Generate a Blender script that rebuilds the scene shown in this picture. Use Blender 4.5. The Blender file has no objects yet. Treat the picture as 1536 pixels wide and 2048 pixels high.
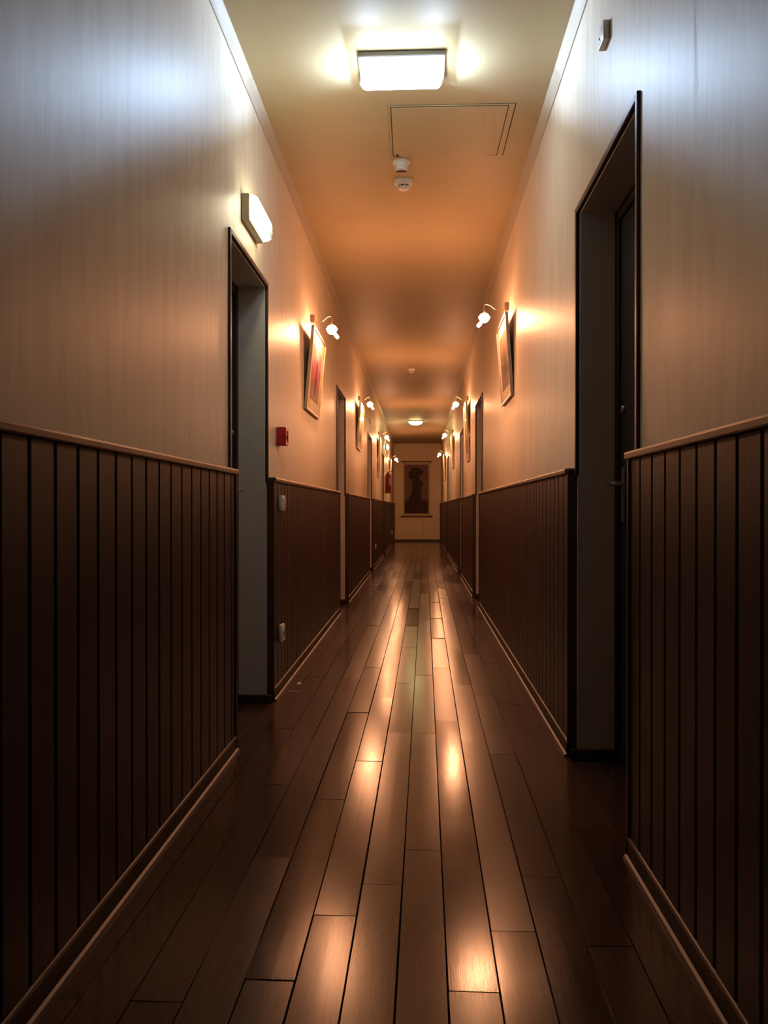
import bpy, bmesh, math, random
from mathutils import Vector, Matrix
random.seed(7)
PI = math.pi
C = bpy.context.scene.collection
scene = bpy.context.scene

# ---------------------------------------------------------------- camera
F_PX = 1595.0
cam_d = bpy.data.cameras.new('camera')
cam_d.sensor_fit = 'AUTO'; cam_d.sensor_width = 36.0
cam_d.lens = 36.0 * F_PX / 2048.0
cam_d.clip_start = 0.02
cam = bpy.data.objects.new('camera', cam_d); C.objects.link(cam)
cam.location = (0, 0, 0.95)
cam.rotation_euler = (math.radians(90 - 0.25), 0, math.radians(2.585))
scene.camera = cam

# ---------------------------------------------------------------- world, exposure
w = bpy.data.worlds.new('world'); scene.world = w
w.use_nodes = True
w.node_tree.nodes['Background'].inputs[0].default_value = (0.02, 0.02, 0.025, 1)
w.node_tree.nodes['Background'].inputs[1].default_value = 0.0
vs = scene.view_settings
vs.view_transform = 'Standard'; vs.look = 'None'; vs.gamma = 1.0; vs.use_curve_mapping = False
vs.exposure = 0.0
try:
    scene.cycles.use_denoising = True
    scene.cycles.max_bounces = 8
    scene.cycles.sample_clamp_indirect = 6.0
except Exception:
    pass

# light strengths (radiance of the glowing surfaces)
HALOGEN = 640.0
CROWN = 90.0
HALOGEN_COL = (1.0, 0.41, 0.19)
LED = 45000.0
LED_COL = (0.50, 0.71, 1.0)
PAN_GLOW = 9.0
CAP_GLOW = 58.0
EXIT_GLOW = 22.0
DOME_GLOW = 26.0

# ---------------------------------------------------------------- dimensions
XL, XR = -0.752, 0.597          # wall planes
ZC = 2.82                       # ceiling
Y0, Y1 = -2.5, 23.0             # corridor ends
RAIL = 1.104                    # top of the chair rail
# door openings: (outer casing start, outer casing end, top)
DL = [(3.10, 3.89, 2.055), (7.16, 7.97, 2.065), (11.42, 12.32, 2.045), (15.72, 16.47, 2.05), (20.87, 21.67, 2.05)]
DR = [(2.196, 3.066, 2.085), (7.646, 8.536, 2.06), (11.046, 11.83, 2.065), (16.526, 17.33, 2.05), (20.30, 21.10, 2.05)]

# ---------------------------------------------------------------- materials
MATS = {}
def nodes_of(name):
    m = bpy.data.materials.new(name); m.use_nodes = True
    nt = m.node_tree
    return m, nt, nt.nodes['Principled BSDF']
def N(nt, t, **kw):
    n = nt.nodes.new(t)
    for k, v in kw.items():
        if hasattr(n, k): setattr(n, k, v)
        else: n.inputs[k].default_value = v
    return n
def plain(name, col, rough=0.5, metallic=0.0, spec=0.5, coat=0.0, vary=0.06, scale=30.0, bump=0.0):
    m, nt, b = nodes_of(name)
    b.inputs['Roughness'].default_value = rough
    b.inputs['Metallic'].default_value = metallic
    b.inputs['Specular IOR Level'].default_value = spec
    b.inputs['Coat Weight'].default_value = coat
    tc = N(nt, 'ShaderNodeTexCoord')
    nz = N(nt, 'ShaderNodeTexNoise'); nz.inputs['Scale'].default_value = scale; nz.inputs['Detail'].default_value = 3
    nt.links.new(tc.outputs['Object'], nz.inputs['Vector'])
    r = N(nt, 'ShaderNodeValToRGB')
    r.color_ramp.elements[0].position = 0.3; r.color_ramp.elements[1].position = 0.7
    r.color_ramp.elements[0].color = tuple(c * (1 - vary) for c in col) + (1,)
    r.color_ramp.elements[1].color = tuple(min(1, c * (1 + vary)) for c in col) + (1,)
    nt.links.new(nz.outputs['Fac'], r.inputs[0]); nt.links.new(r.outputs[0], b.inputs['Base Color'])
    if bump:
        bp = N(nt, 'ShaderNodeBump'); bp.inputs['Strength'].default_value = bump; bp.inputs['Distance'].default_value = 0.002
        nt.links.new(nz.outputs['Fac'], bp.inputs['Height']); nt.links.new(bp.outputs[0], b.inputs['Normal'])
    MATS[name] = m
    return m
def emit(name, col, strength):
    m, nt, b = nodes_of(name)
    b.inputs['Base Color'].default_value = (0.9, 0.9, 0.88, 1)
    b.inputs['Emission Color'].default_value = tuple(col) + (1,)
    b.inputs['Emission Strength'].default_value = strength
    b.inputs['Roughness'].default_value = 0.3
    MATS[name] = m
    return m
def wood(name, dark, light, rough, axis='Y', stretch=14.0, scale=22.0, bump=0.15, per_object=0.25, spec=0.5, wear=0.0, coat=0.0, rough_per_object=0.0):
    """grain runs along `axis` in world-sized object coordinates; every separate piece gets its own tone"""
    m, nt, b = nodes_of(name)
    geo = N(nt, 'ShaderNodeNewGeometry')
    mp = N(nt, 'ShaderNodeMapping')
    sc = [stretch, stretch, stretch]; sc['XYZ'.index(axis)] = 1.0
    mp.inputs['Scale'].default_value = sc
    oi = N(nt, 'ShaderNodeObjectInfo')
    mul = N(nt, 'ShaderNodeMath', operation='MULTIPLY'); mul.inputs[1].default_value = 37.0
    nt.links.new(oi.outputs['Random'], mul.inputs[0])
    add = N(nt, 'ShaderNodeVectorMath', operation='ADD')
    nt.links.new(geo.outputs['Position'], add.inputs[0]); nt.links.new(mul.outputs[0], add.inputs[1])
    nt.links.new(add.outputs[0], mp.inputs['Vector'])
    nz = N(nt, 'ShaderNodeTexNoise'); nz.inputs['Scale'].default_value = scale / stretch * 3; nz.inputs['Detail'].default_value = 6
    nz.inputs['Roughness'].default_value = 0.65
    nt.links.new(mp.outputs[0], nz.inputs['Vector'])
    r = N(nt, 'ShaderNodeValToRGB')
    r.color_ramp.elements[0].position = 0.32; r.color_ramp.elements[1].position = 0.7
    r.color_ramp.elements[0].color = tuple(dark) + (1,); r.color_ramp.elements[1].color = tuple(light) + (1,)
    nt.links.new(nz.outputs['Fac'], r.inputs[0])
    mr = N(nt, 'ShaderNodeMapRange'); mr.inputs[3].default_value = 1 - per_object; mr.inputs[4].default_value = 1 + per_object
    nt.links.new(oi.outputs['Random'], mr.inputs[0])
    sc2 = N(nt, 'ShaderNodeVectorMath', operation='SCALE')
    nt.links.new(r.outputs[0], sc2.inputs[0]); nt.links.new(mr.outputs[0], sc2.inputs['Scale'])
    nt.links.new(sc2.outputs[0], b.inputs['Base Color'])
    b.inputs['Specular IOR Level'].default_value = spec
    b.inputs['Coat Weight'].default_value = coat; b.inputs['Coat Roughness'].default_value = 0.2
    # worn varnish: roughness in patches
    nz2 = N(nt, 'ShaderNodeTexNoise'); nz2.inputs['Scale'].default_value = 5.0; nz2.inputs['Detail'].default_value = 7; nz2.inputs['Roughness'].default_value = 0.7
    nt.links.new(add.outputs[0], nz2.inputs['Vector'])
    rr = N(nt, 'ShaderNodeMapRange'); rr.inputs[1].default_value = 0.3; rr.inputs[2].default_value = 0.7
    rr.inputs[3].default_value = rough - wear; rr.inputs[4].default_value = rough + wear
    nt.links.new(nz2.outputs['Fac'], rr.inputs[0])
    ro = N(nt, 'ShaderNodeMath', operation='MULTIPLY'); ro.inputs[1].default_value = 7.31
    fr = N(nt, 'ShaderNodeMath', operation='FRACT')
    ra = N(nt, 'ShaderNodeMath', operation='MULTIPLY_ADD'); ra.inputs[1].default_value = rough_per_object; ra.inputs[2].default_value = -0.5 * rough_per_object
    su = N(nt, 'ShaderNodeMath', operation='ADD')
    nt.links.new(oi.outputs['Random'], ro.inputs[0]); nt.links.new(ro.outputs[0], fr.inputs[0]); nt.links.new(fr.outputs[0], ra.inputs[0])
    nt.links.new(rr.outputs[0], su.inputs[0]); nt.links.new(ra.outputs[0], su.inputs[1])
    nt.links.new(su.outputs[0], b.inputs['Roughness'])
    bp = N(nt, 'ShaderNodeBump'); bp.inputs['Strength'].default_value = bump; bp.inputs['Distance'].default_value = 0.001
    nt.links.new(nz.outputs['Fac'], bp.inputs['Height']); nt.links.new(bp.outputs[0], b.inputs['Normal'])
    MATS[name] = m
    return m
def wallpaper(name, a, bcol, rough, spec):
    """cream vinyl paper with a fine upright streak, slightly shiny"""
    m, nt, b = nodes_of(name)
    geo = N(nt, 'ShaderNodeNewGeometry')
    mp = N(nt, 'ShaderNodeMapping'); mp.inputs['Scale'].default_value = (26, 26, 2.6)
    nt.links.new(geo.outputs['Position'], mp.inputs['Vector'])
    nz = N(nt, 'ShaderNodeTexNoise'); nz.inputs['Scale'].default_value = 1.0; nz.inputs['Detail'].default_value = 5; nz.inputs['Roughness'].default_value = 0.6
    nt.links.new(mp.outputs[0], nz.inputs['Vector'])
    r = N(nt, 'ShaderNodeValToRGB'); r.color_ramp.elements[0].position = 0.3; r.color_ramp.elements[1].position = 0.7
    r.color_ramp.elements[0].color = tuple(a) + (1,); r.color_ramp.elements[1].color = tuple(bcol) + (1,)
    nt.links.new(nz.outputs['Fac'], r.inputs[0]); nt.links.new(r.outputs[0], b.inputs['Base Color'])
    mp2 = N(nt, 'ShaderNodeMapping'); mp2.inputs['Scale'].default_value = (5, 5, 0.5)
    nt.links.new(geo.outputs['Position'], mp2.inputs['Vector'])
    nb = N(nt, 'ShaderNodeTexNoise'); nb.inputs['Scale'].default_value = 1.0; nb.inputs['Detail'].default_value = 2
    nt.links.new(mp2.outputs[0], nb.inputs['Vector'])
    bp0 = N(nt, 'ShaderNodeBump'); bp0.inputs['Strength'].default_value = 0.35; bp0.inputs['Distance'].default_value = 0.004
    nt.links.new(nb.outputs['Fac'], bp0.inputs['Height'])
    bp = N(nt, 'ShaderNodeBump'); bp.inputs['Strength'].default_value = 0.15; bp.inputs['Distance'].default_value = 0.0008
    nt.links.new(nz.outputs['Fac'], bp.inputs['Height']); nt.links.new(bp0.outputs[0], bp.inputs['Normal'])
    nt.links.new(bp.outputs[0], b.inputs['Normal'])
    b.inputs['Roughness'].default_value = rough; b.inputs['Specular IOR Level'].default_value = spec
    MATS[name] = m
    return m
def artwork(name, stops, scale=4.0, dirn='Z', lo=1.6, hi=2.2):
    """a flat print: soft colour fields"""
    m, nt, b = nodes_of(name)
    tc = N(nt, 'ShaderNodeTexCoord')
    nz = N(nt, 'ShaderNodeTexNoise'); nz.inputs['Scale'].default_value = scale; nz.inputs['Detail'].default_value = 5
    nt.links.new(tc.outputs['Generated'], nz.inputs['Vector'])
    sp = N(nt, 'ShaderNodeSeparateXYZ'); nt.links.new(tc.outputs['Generated'], sp.inputs[0])
    ma = N(nt, 'ShaderNodeMath', operation='MULTIPLY_ADD'); ma.inputs[1].default_value = 0.7; ma.inputs[2].default_value = -0.2
    nt.links.new(nz.outputs['Fac'], ma.inputs[0])
    ad = N(nt, 'ShaderNodeMath', operation='ADD'); nt.links.new(ma.outputs[0], ad.inputs[0]); nt.links.new(sp.outputs[2], ad.inputs[1])
    r = N(nt, 'ShaderNodeValToRGB')
    els = r.color_ramp.elements
    els[0].position = stops[0][0]; els[0].color = tuple(stops[0][1]) + (1,)
    els[1].position = stops[-1][0]; els[1].color = tuple(stops[-1][1]) + (1,)
    for p, c in stops[1:-1]:
        e = els.new(p); e.color = tuple(c) + (1,)
    nt.links.new(ad.outputs[0], r.inputs[0]); nt.links.new(r.outputs[0], b.inputs['Base Color'])
    b.inputs['Roughness'].default_value = 0.6
    MATS[name] = m
    return m
def glass(name):
    m = bpy.data.materials.new(name); m.use_nodes = True
    nt = m.node_tree; nt.nodes.clear()
    o = N(nt, 'ShaderNodeOutputMaterial'); mx = N(nt, 'ShaderNodeMixShader')
    t = N(nt, 'ShaderNodeBsdfTransparent'); g = N(nt, 'ShaderNodeBsdfGlossy'); g.inputs['Roughness'].default_value = 0.03
    lw = N(nt, 'ShaderNodeLayerWeight'); lw.inputs['Blend'].default_value = 0.5
    pw = N(nt, 'ShaderNodeMath', operation='POWER'); pw.inputs[1].default_value = 5.0
    nt.links.new(lw.outputs['Facing'], pw.inputs[0])
    fr = N(nt, 'ShaderNodeMapRange'); fr.inputs[3].default_value = 0.015; fr.inputs[4].default_value = 0.35
    nt.links.new(pw.outputs[0], fr.inputs[0])
    nt.links.new(fr.outputs[0], mx.inputs[0]); nt.links.new(t.outputs[0], mx.inputs[1]); nt.links.new(g.outputs[0], mx.inputs[2])
    nt.links.new(mx.outputs[0], o.inputs[0])
    MATS[name] = m
    return m

wallpaper('wallpaper', (0.62, 0.54, 0.42), (0.74, 0.66, 0.53), 0.45, 0.32)
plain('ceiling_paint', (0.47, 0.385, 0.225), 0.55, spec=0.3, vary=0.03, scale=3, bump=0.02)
plain('cornice_paint', (0.46, 0.40, 0.30), 0.45, vary=0.03)
plain('end_wall_paint', (0.80, 0.64, 0.41), 0.5, vary=0.03)
plain('reveal_paint', (0.62, 0.57, 0.50), 0.5, vary=0.03)
wood('dark_board', (0.036, 0.018, 0.0145), (0.064, 0.030, 0.024), 0.46, 'Z', per_object=0.15, wear=0.04, spec=0.3)
wood('dark_trim', (0.03, 0.015, 0.012), (0.05, 0.025, 0.019), 0.45, 'Z', per_object=0.1)
wood('skirting_wood', (0.025, 0.012, 0.009), (0.042, 0.02, 0.014), 0.5, 'Y', per_object=0.1, spec=0.3)
wood('rail_wood', (0.145, 0.068, 0.039), (0.20, 0.10, 0.058), 0.38, 'Y', per_object=0.05, spec=0.25)
wood('bead_wood', (0.14, 0.085, 0.06), (0.19, 0.118, 0.085), 0.4, 'Y', per_object=0.05)
wood('door_wood', (0.020, 0.010, 0.007), (0.034, 0.017, 0.012), 0.6, 'Z', per_object=0.1, spec=0.2)
wood('plank_wood', (0.045, 0.020, 0.012), (0.073, 0.033, 0.020), 0.185, 'Y', stretch=40, scale=90, per_object=0.2, wear=0.012, bump=0.06, spec=0.45, rough_per_object=0.08)
plain('subfloor', (0.012, 0.007, 0.005), 0.9)
plain('groove_dark', (0.03, 0.014, 0.0105), 0.7)
plain('white_plastic', (0.75, 0.74, 0.70), 0.35, vary=0.02)
plain('grey_plastic', (0.30, 0.29, 0.27), 0.4, vary=0.03)
plain('beige_plastic', (0.42, 0.37, 0.26), 0.4, vary=0.03)
plain('dark_slot', (0.02, 0.015, 0.012), 0.7)
plain('red_plastic', (0.42, 0.012, 0.02), 0.35, vary=0.03)
plain('dark_red_plastic', (0.16, 0.008, 0.012), 0.4, vary=0.03)
plain('red_enamel', (0.36, 0.01, 0.012), 0.25, vary=0.03, coat=0.4)
plain('black_rubber', (0.015, 0.015, 0.015), 0.6)
plain('steel', (0.55, 0.53, 0.50), 0.3, metallic=1.0, vary=0.02)
plain('brass_wire', (0.6, 0.42, 0.25), 0.3, metallic=1.0, vary=0.02)
plain('bracket_metal', (0.22, 0.17, 0.13), 0.4, metallic=0.7, vary=0.02)
plain('frame_gilt', (0.50, 0.38, 0.22), 0.35, metallic=0.3, vary=0.05)
plain('frame_grey', (0.33, 0.29, 0.27), 0.35, metallic=0.5, vary=0.1, scale=12)
plain('backing_board', (0.10, 0.07, 0.05), 0.8)
plain('mat_card', (0.74, 0.66, 0.50), 0.7, vary=0.02)
plain('label_paper', (0.42, 0.2, 0.18), 0.7)
plain('paper_white', (0.8, 0.78, 0.74), 0.7)
plain('scroll_paper', (0.62, 0.48, 0.30), 0.8, vary=0.05)
plain('scroll_ground', (0.21, 0.125, 0.10), 0.8, vary=0.18, scale=6)
plain('scroll_figure', (0.055, 0.032, 0.024), 0.8, vary=0.25, scale=14)
plain('scroll_band', (0.065, 0.028, 0.026), 0.8, vary=0.2, scale=14)
wood('rod_wood', (0.08, 0.04, 0.02), (0.14, 0.07, 0.035), 0.5, 'X', per_object=0.1)
glass('picture_glass'); glass('lamp_glass')
emit('halogen_glow', HALOGEN_COL, HALOGEN)
emit('crown_glow', HALOGEN_COL, CROWN)
emit('led_glow', LED_COL, LED)
emit('pan_glow', (0.80, 0.88, 1.0), PAN_GLOW)
emit('cap_glow', (0.82, 0.92, 1.0), CAP_GLOW)
emit('exit_glow', (1.0, 0.93, 0.62), EXIT_GLOW)
emit('exit_green', (0.05, 0.75, 0.15), 0.8)
emit('dome_glow', (1.0, 0.78, 0.32), DOME_GLOW)
emit('red_led', (1.0, 0.1, 0.05), 1.0)
artwork('art_pink', [(0.15, (0.26, 0.16, 0.12)), (0.4, (0.26, 0.10, 0.11)), (0.6, (0.38, 0.07, 0.13)), (0.8, (0.46, 0.08, 0.17)), (1.0, (0.6, 0.3, 0.32))])
artwork('art_slate', [(0.1, (0.08, 0.07, 0.07)), (0.3, (0.04, 0.045, 0.055)), (0.5, (0.08, 0.055, 0.045)), (0.7, (0.14, 0.085, 0.055)), (1.0, (0.24, 0.15, 0.09))])
artwork('art_grey', [(0.1, (0.2, 0.17, 0.16)), (0.45, (0.3, 0.24, 0.21)), (0.6, (0.55, 0.42, 0.3)), (1.0, (0.7, 0.55, 0.4))])
artwork('art_umber', [(0.1, (0.14, 0.09, 0.07)), (0.5, (0.22, 0.15, 0.12)), (1.0, (0.34, 0.24, 0.18))])
artwork('art_ochre', [(0.1, (0.2, 0.12, 0.07)), (0.5, (0.4, 0.26, 0.14)), (1.0, (0.5, 0.38, 0.24))])

# ---------------------------------------------------------------- mesh helpers
def box(bm, x0, x1, y0, y1, z0, z1):
    vs_ = [bm.verts.new((x, y, z)) for x in (x0, x1) for y in (y0, y1) for z in (z0, z1)]
    for f in ((0, 1, 3, 2), (4, 6, 7, 5), (0, 4, 5, 1), (2, 3, 7, 6), (0, 2, 6, 4), (1, 5, 7, 3)):
        bm.faces.new([vs_[i] for i in f])
    return vs_
def prism(bm, prof, a, b, axis='Y'):
    """extrude a closed 2-D profile along an axis; profile in the other two axes (x,z), (y,z) or (x,y)"""
    def P(u, v, t):
        return {'Y': (u, t, v), 'X': (t, u, v), 'Z': (u, v, t)}[axis]
    A = [bm.verts.new(P(u, v, a)) for u, v in prof]; B = [bm.verts.new(P(u, v, b)) for u, v in prof]
    n = len(prof)
    for i in range(n):
        bm.faces.new((A[i], A[(i + 1) % n], B[(i + 1) % n], B[i]))
    bm.faces.new(A); bm.faces.new(B[::-1])
def tube(bm, pts, r, n=8):
    pts = [Vector(p) for p in pts]; rings = []
    up = Vector((0.0123, 1, 0.017)).normalized()
    for i, p in enumerate(pts):
        t = (pts[min(i + 1, len(pts) - 1)] - pts[max(i - 1, 0)]).normalized()
        u = t.cross(up).normalized(); v = t.cross(u).normalized()
        rr = r[i] if isinstance(r, (list, tuple)) else r
        rings.append([bm.verts.new(p + (u * math.cos(2 * PI * k / n) + v * math.sin(2 * PI * k / n)) * rr) for k in range(n)])
    for a, b in zip(rings, rings[1:]):
        for k in range(n):
            bm.faces.new((a[k], a[(k + 1) % n], b[(k + 1) % n], b[k]))
    bm.faces.new(rings[0]); bm.faces.new(rings[-1][::-1])
def lathe(bm, prof, n=20, mat=None):
    """prof: (radius, height) from bottom to top, spun about Z"""
    rings = []
    for r, z in prof:
        if r < 1e-6:
            rings.append([bm.verts.new((0, 0, z))])
        else:
            rings.append([bm.verts.new((r * math.cos(2 * PI * k / n), r * math.sin(2 * PI * k / n), z)) for k in range(n)])
    for a, b in zip(rings, rings[1:]):
        for k in range(n):
            k2 = (k + 1) % n
            if len(a) == 1 and len(b) == 1: continue
            if len(a) == 1: bm.faces.new((a[0], b[k2], b[k]))
            elif len(b) == 1: bm.faces.new((a[k], a[k2], b[0]))
            else: bm.faces.new((a[k], a[k2], b[k2], b[k]))
    if len(rings[0]) > 1: bm.faces.new(rings[0][::-1])
    if len(rings[-1]) > 1: bm.faces.new(rings[-1])
def bevel(bm, w_, seg=2):
    bmesh.ops.bevel(bm, geom=list(bm.edges), offset=w_, segments=seg, affect='EDGES', profile=0.5)
def move(bm, m4):
    bmesh.ops.transform(bm, matrix=m4, verts=list(bm.verts))
def mesh_of(name, bm, mat, smooth=False):
    bmesh.ops.recalc_face_normals(bm, faces=list(bm.faces))
    me = bpy.data.meshes.new(name); bm.to_mesh(me); bm.free()
    if mat: me.materials.append(MATS[mat])
    if smooth:
        for p in me.polygons: p.use_smooth = True
        try: me.set_sharp_from_angle(angle=math.radians(40))
        except Exception: pass
    return me
def obj(name, bm, mat, parent=None, smooth=False):
    o = bpy.data.objects.new(name, mesh_of(name, bm, mat, smooth)); C.objects.link(o)
    if parent: o.parent = parent
    return o
def link_mesh(name, me, parent=None, loc=(0, 0, 0)):
    o = bpy.data.objects.new(name, me); C.objects.link(o); o.location = loc
    if parent: o.parent = parent
    return o
def tag(o, label=None, cat=None, group=None, kind=None):
    if label: o['label'] = label
    if cat: o['category'] = cat
    if group: o['group'] = group
    if kind: o['kind'] = kind
    return o
def thing(name, label, cat, loc, rot=(0, 0, 0), group=None):
    o = bpy.data.objects.new(name, None); C.objects.link(o)
    o.empty_display_size = 0.05
    o.location = loc; o.rotation_euler = rot
    return tag(o, label, cat, group)
def struct_root(name, label=None, loc=(0, 0, 0), rot=(0, 0, 0)):
    o = bpy.data.objects.new(name, None); C.objects.link(o)
    o.empty_display_size = 0.05
    o.location = loc; o.rotation_euler = rot
    return tag(o, label, None, None, 'structure')
def B(): return bmesh.new()
def copy_tree(o, parent=None):
    c = o.copy(); C.objects.link(c)
    if parent: c.parent = parent
    for ch in list(o.children): copy_tree(ch, c)
    return c

# ---------------------------------------------------------------- ceiling, walls
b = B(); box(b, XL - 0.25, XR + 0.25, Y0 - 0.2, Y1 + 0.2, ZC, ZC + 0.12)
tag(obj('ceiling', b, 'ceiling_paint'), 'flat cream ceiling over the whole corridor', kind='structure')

def side_wall(name, xface, xback, doors, label):
    b = B()
    xa, xb = min(xface, xback), max(xface, xback)
    y = Y0 - 0.2
    for (d0, d1, zt) in doors:
        box(b, xa, xb, y, d0 + 0.02, 0, ZC)
        box(b, xa, xb, d0 + 0.02, d1 - 0.02, zt - 0.02, ZC)
        y = d1 - 0.02
    box(b, xa, xb, y, Y1 + 0.2, 0, ZC)
    bmesh.ops.remove_doubles(b, verts=list(b.verts), dist=1e-6)
    return tag(obj(name, b, 'wallpaper'), label, kind='structure')
wl = side_wall('wall_left', XL, XL - 0.25, DL, 'left corridor wall in cream upright-streaked wallpaper')
wr = side_wall('wall_right', XR, XR + 0.25, DR, 'right corridor wall in cream upright-streaked wallpaper')
# loose seam of the paper on the right wall above the near door
b = B()
pts = [(2.06, 0), (2.02, .3), (1.97, .6), (1.93, .5), (1.90, .9), (1.865, 1.0), (1.84, .55), (1.80, .8), (1.77, .4), (1.72, 0)]
for i in range(len(pts) - 1):
    (z0, h0), (z1, h1) = pts[i], pts[i + 1]
    yy0, yy1 = 1.775 + (2.06 - z0) * -0.05, 1.775 + (2.06 - z1) * -0.05
    q = [b.verts.new((XR, yy0 - 0.016 * (0.3 + h0), z0)), b.verts.new((XR - 0.0003 - h0 * 0.0009, yy0, z0)), b.verts.new((XR, yy0 + 0.002 + h0 * 0.005, z0)),
         b.verts.new((XR, yy1 - 0.016 * (0.3 + h1), z1)), b.verts.new((XR - 0.0003 - h1 * 0.0009, yy1, z1)), b.verts.new((XR, yy1 + 0.002 + h1 * 0.005, z1))]
    b.faces.new((q[0], q[1], q[4], q[3])); b.faces.new((q[1], q[2], q[5], q[4]))
tag(obj('wallpaper_crease', b, 'wallpaper', wr), 'lifted upright crease in the wallpaper')

b = B(); box(b, XL, XR, Y1, Y1 + 0.2, 0, ZC)
we = tag(obj('wall_end', b, 'end_wall_paint'), 'cream wall closing the far end of the corridor', kind='structure')
def frame_lines(x0, x1, z0, z1, nm):
    b = B(); t = 0.016; d = 0.008
    box(b, x0, x0 + t, Y1 - d, Y1, z0, z1); box(b, x1 - t, x1, Y1 - d, Y1, z0, z1)
    box(b, x0 + t, x1 - t, Y1 - d, Y1, z0, z0 + t); box(b, x0 + t, x1 - t, Y1 - d, Y1, z1 - t, z1)
    obj(nm, b, 'frame_gilt', we)
frame_lines(-0.70, -0.27, 0.17, 0.66, 'panel_moulding')
frame_lines(-0.18, 0.115, 0.17, 0.66, 'panel_moulding')
b = B(); box(b, XL + 0.0, XR, Y1 - 0.02, Y1, 0, 0.06)
tag(obj('baseboard_end', b, 'dark_trim'), 'dark skirting under the far end wall', kind='structure')
b = B(); box(b, XL, XR, Y0 - 0.2, Y0, 0, ZC)  # unseen wall added to close the corridor and reflect light back
tag(obj('wall_back', b, 'wallpaper'), 'unseen wall added behind the viewpoint to close the corridor', kind='structure')

# cornice strips
for n, (xw, s, lab) in enumerate(((XL, 1, 'narrow cream cornice along the left wall'), (XR, -1, 'narrow cream cornice along the right wall'))):
    b = B()
    prism(b, [(xw, ZC), (xw + s * 0.027, ZC), (xw + s * 0.026, ZC - 0.008), (xw + s * 0.015, ZC - 0.024), (xw + s * 0.007, ZC - 0.052), (xw + s * 0.005, ZC - 0.06), (xw, ZC - 0.06)], Y0, Y1, 'Y')
    tag(obj('trim_%d' % (n + 1), b, 'cornice_paint', smooth=True), lab, kind='structure')

# ---------------------------------------------------------------- floor of planks
fl = struct_root('floor', 'worn glossy brown plank floor with dark joints')
b = B(); box(b, XL - 0.25, XR + 0.25, Y0 - 0.2, Y1 + 0.2, -0.08, -0.018)
obj('subfloor', b, 'subfloor', fl)
DRIFT = 0.0063; PW = 0.102
ends = {-6: [1.36, 2.36, 3.42], -5: [1.51, 2.72, 3.9], -4: [1.25, 2.15, 3.25, 4.4], -3: [1.59, 2.59, 3.7, 4.75, 6.62], -2: [1.85, 2.99, 4.0, 5.1],
        -1: [2.01, 3.37, 4.33, 5.45], 0: [2.215, 3.37, 4.55, 5.6], 1: [1.57, 2.44, 3.58, 4.75, 5.85, 6.9], 2: [1.80, 3.25, 4.3, 5.35, 7.28],
        3: [2.07, 3.1, 4.08, 5.2], 4: [1.75, 2.8, 3.9], 5: [1.3, 2.4, 3.5]}
def plank_bm(b, k, ya, yb, rnd):
    g0, g1 = rnd.uniform(0.0007, 0.0016), rnd.uniform(0.0007, 0.0016)
    if k in (-3, -2, -1, 0, 1, 2): g0 += 0.0004
    else: g0 *= 0.6; g1 *= 0.6
    x0 = -0.057 + PW * k + g0; x1 = -0.057 + PW * (k + 1) - g1
    dz = rnd.uniform(-0.0009, 0.0004); tx = rnd.uniform(-0.0004, 0.0004); ty = rnd.uniform(-0.0013, 0.0013)
    c = 0.0009; e = 0.0009
    ya += e; yb -= e
    cup = rnd.uniform(-0.0002, 0.00035)
    prof = [(x0, -0.016, 0), (x0, -c, 0), (x0 + c, 0, 0), ((x0 + x1) / 2, cup, 0), (x1 - c, 0, 0), (x1, -c, 0), (x1, -0.016, 0)]
    xm, ym = (x0 + x1) / 2, (ya + yb) / 2
    rings = []
    for y, drop in ((ya, c), (ya + c, 0), (yb - c, 0), (yb, c)):
        ring = []
        for (x, z, _) in prof:
            zz = z - (drop if z > -0.01 else 0)
            if z > -0.01: zz += dz + tx * (x - xm) / 0.05 + ty * (y - ym) / 0.5
            ring.append(b.verts.new((x + DRIFT * y, y, zz)))
        rings.append(ring)
    n = len(prof)
    for r0, r1 in zip(rings, rings[1:]):
        for i in range(n - 1):
            b.faces.new((r0[i], r0[i + 1], r1[i + 1], r1[i]))
    b.faces.new(rings[0]); b.faces.new(rings[-1][::-1])
far_bm = B(); n_pl = 0
for k in range(-11, 9):
    rnd = random.Random(100 + k)
    ys = list(ends.get(k, [rnd.uniform(0.6, 1.6)]))
    while ys[0] > 0.2: ys.insert(0, ys[0] - rnd.uniform(0.98, 1.15))
    ys.insert(0, Y0)
    while ys[-1] < Y1: ys.append(ys[-1] + rnd.uniform(0.95, 1.2))
    ys[-1] = Y1
    for ya, yb in zip(ys, ys[1:]):
        if yb - ya < 0.03: continue
        xm = -0.057 + PW * (k + 0.5) + DRIFT * (ya + yb) / 2
        if xm < -0.95 or xm > 0.80: continue
        if yb < 0.3 or ya > 13.5:
            plank_bm(far_bm, k, ya, yb, rnd)
        else:
            b = B(); plank_bm(b, k, ya, yb, rnd); obj('plank', b, 'plank_wood', fl); n_pl += 1
tag(obj('far_planks', far_bm, 'plank_wood', fl), kind='stuff')

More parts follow.
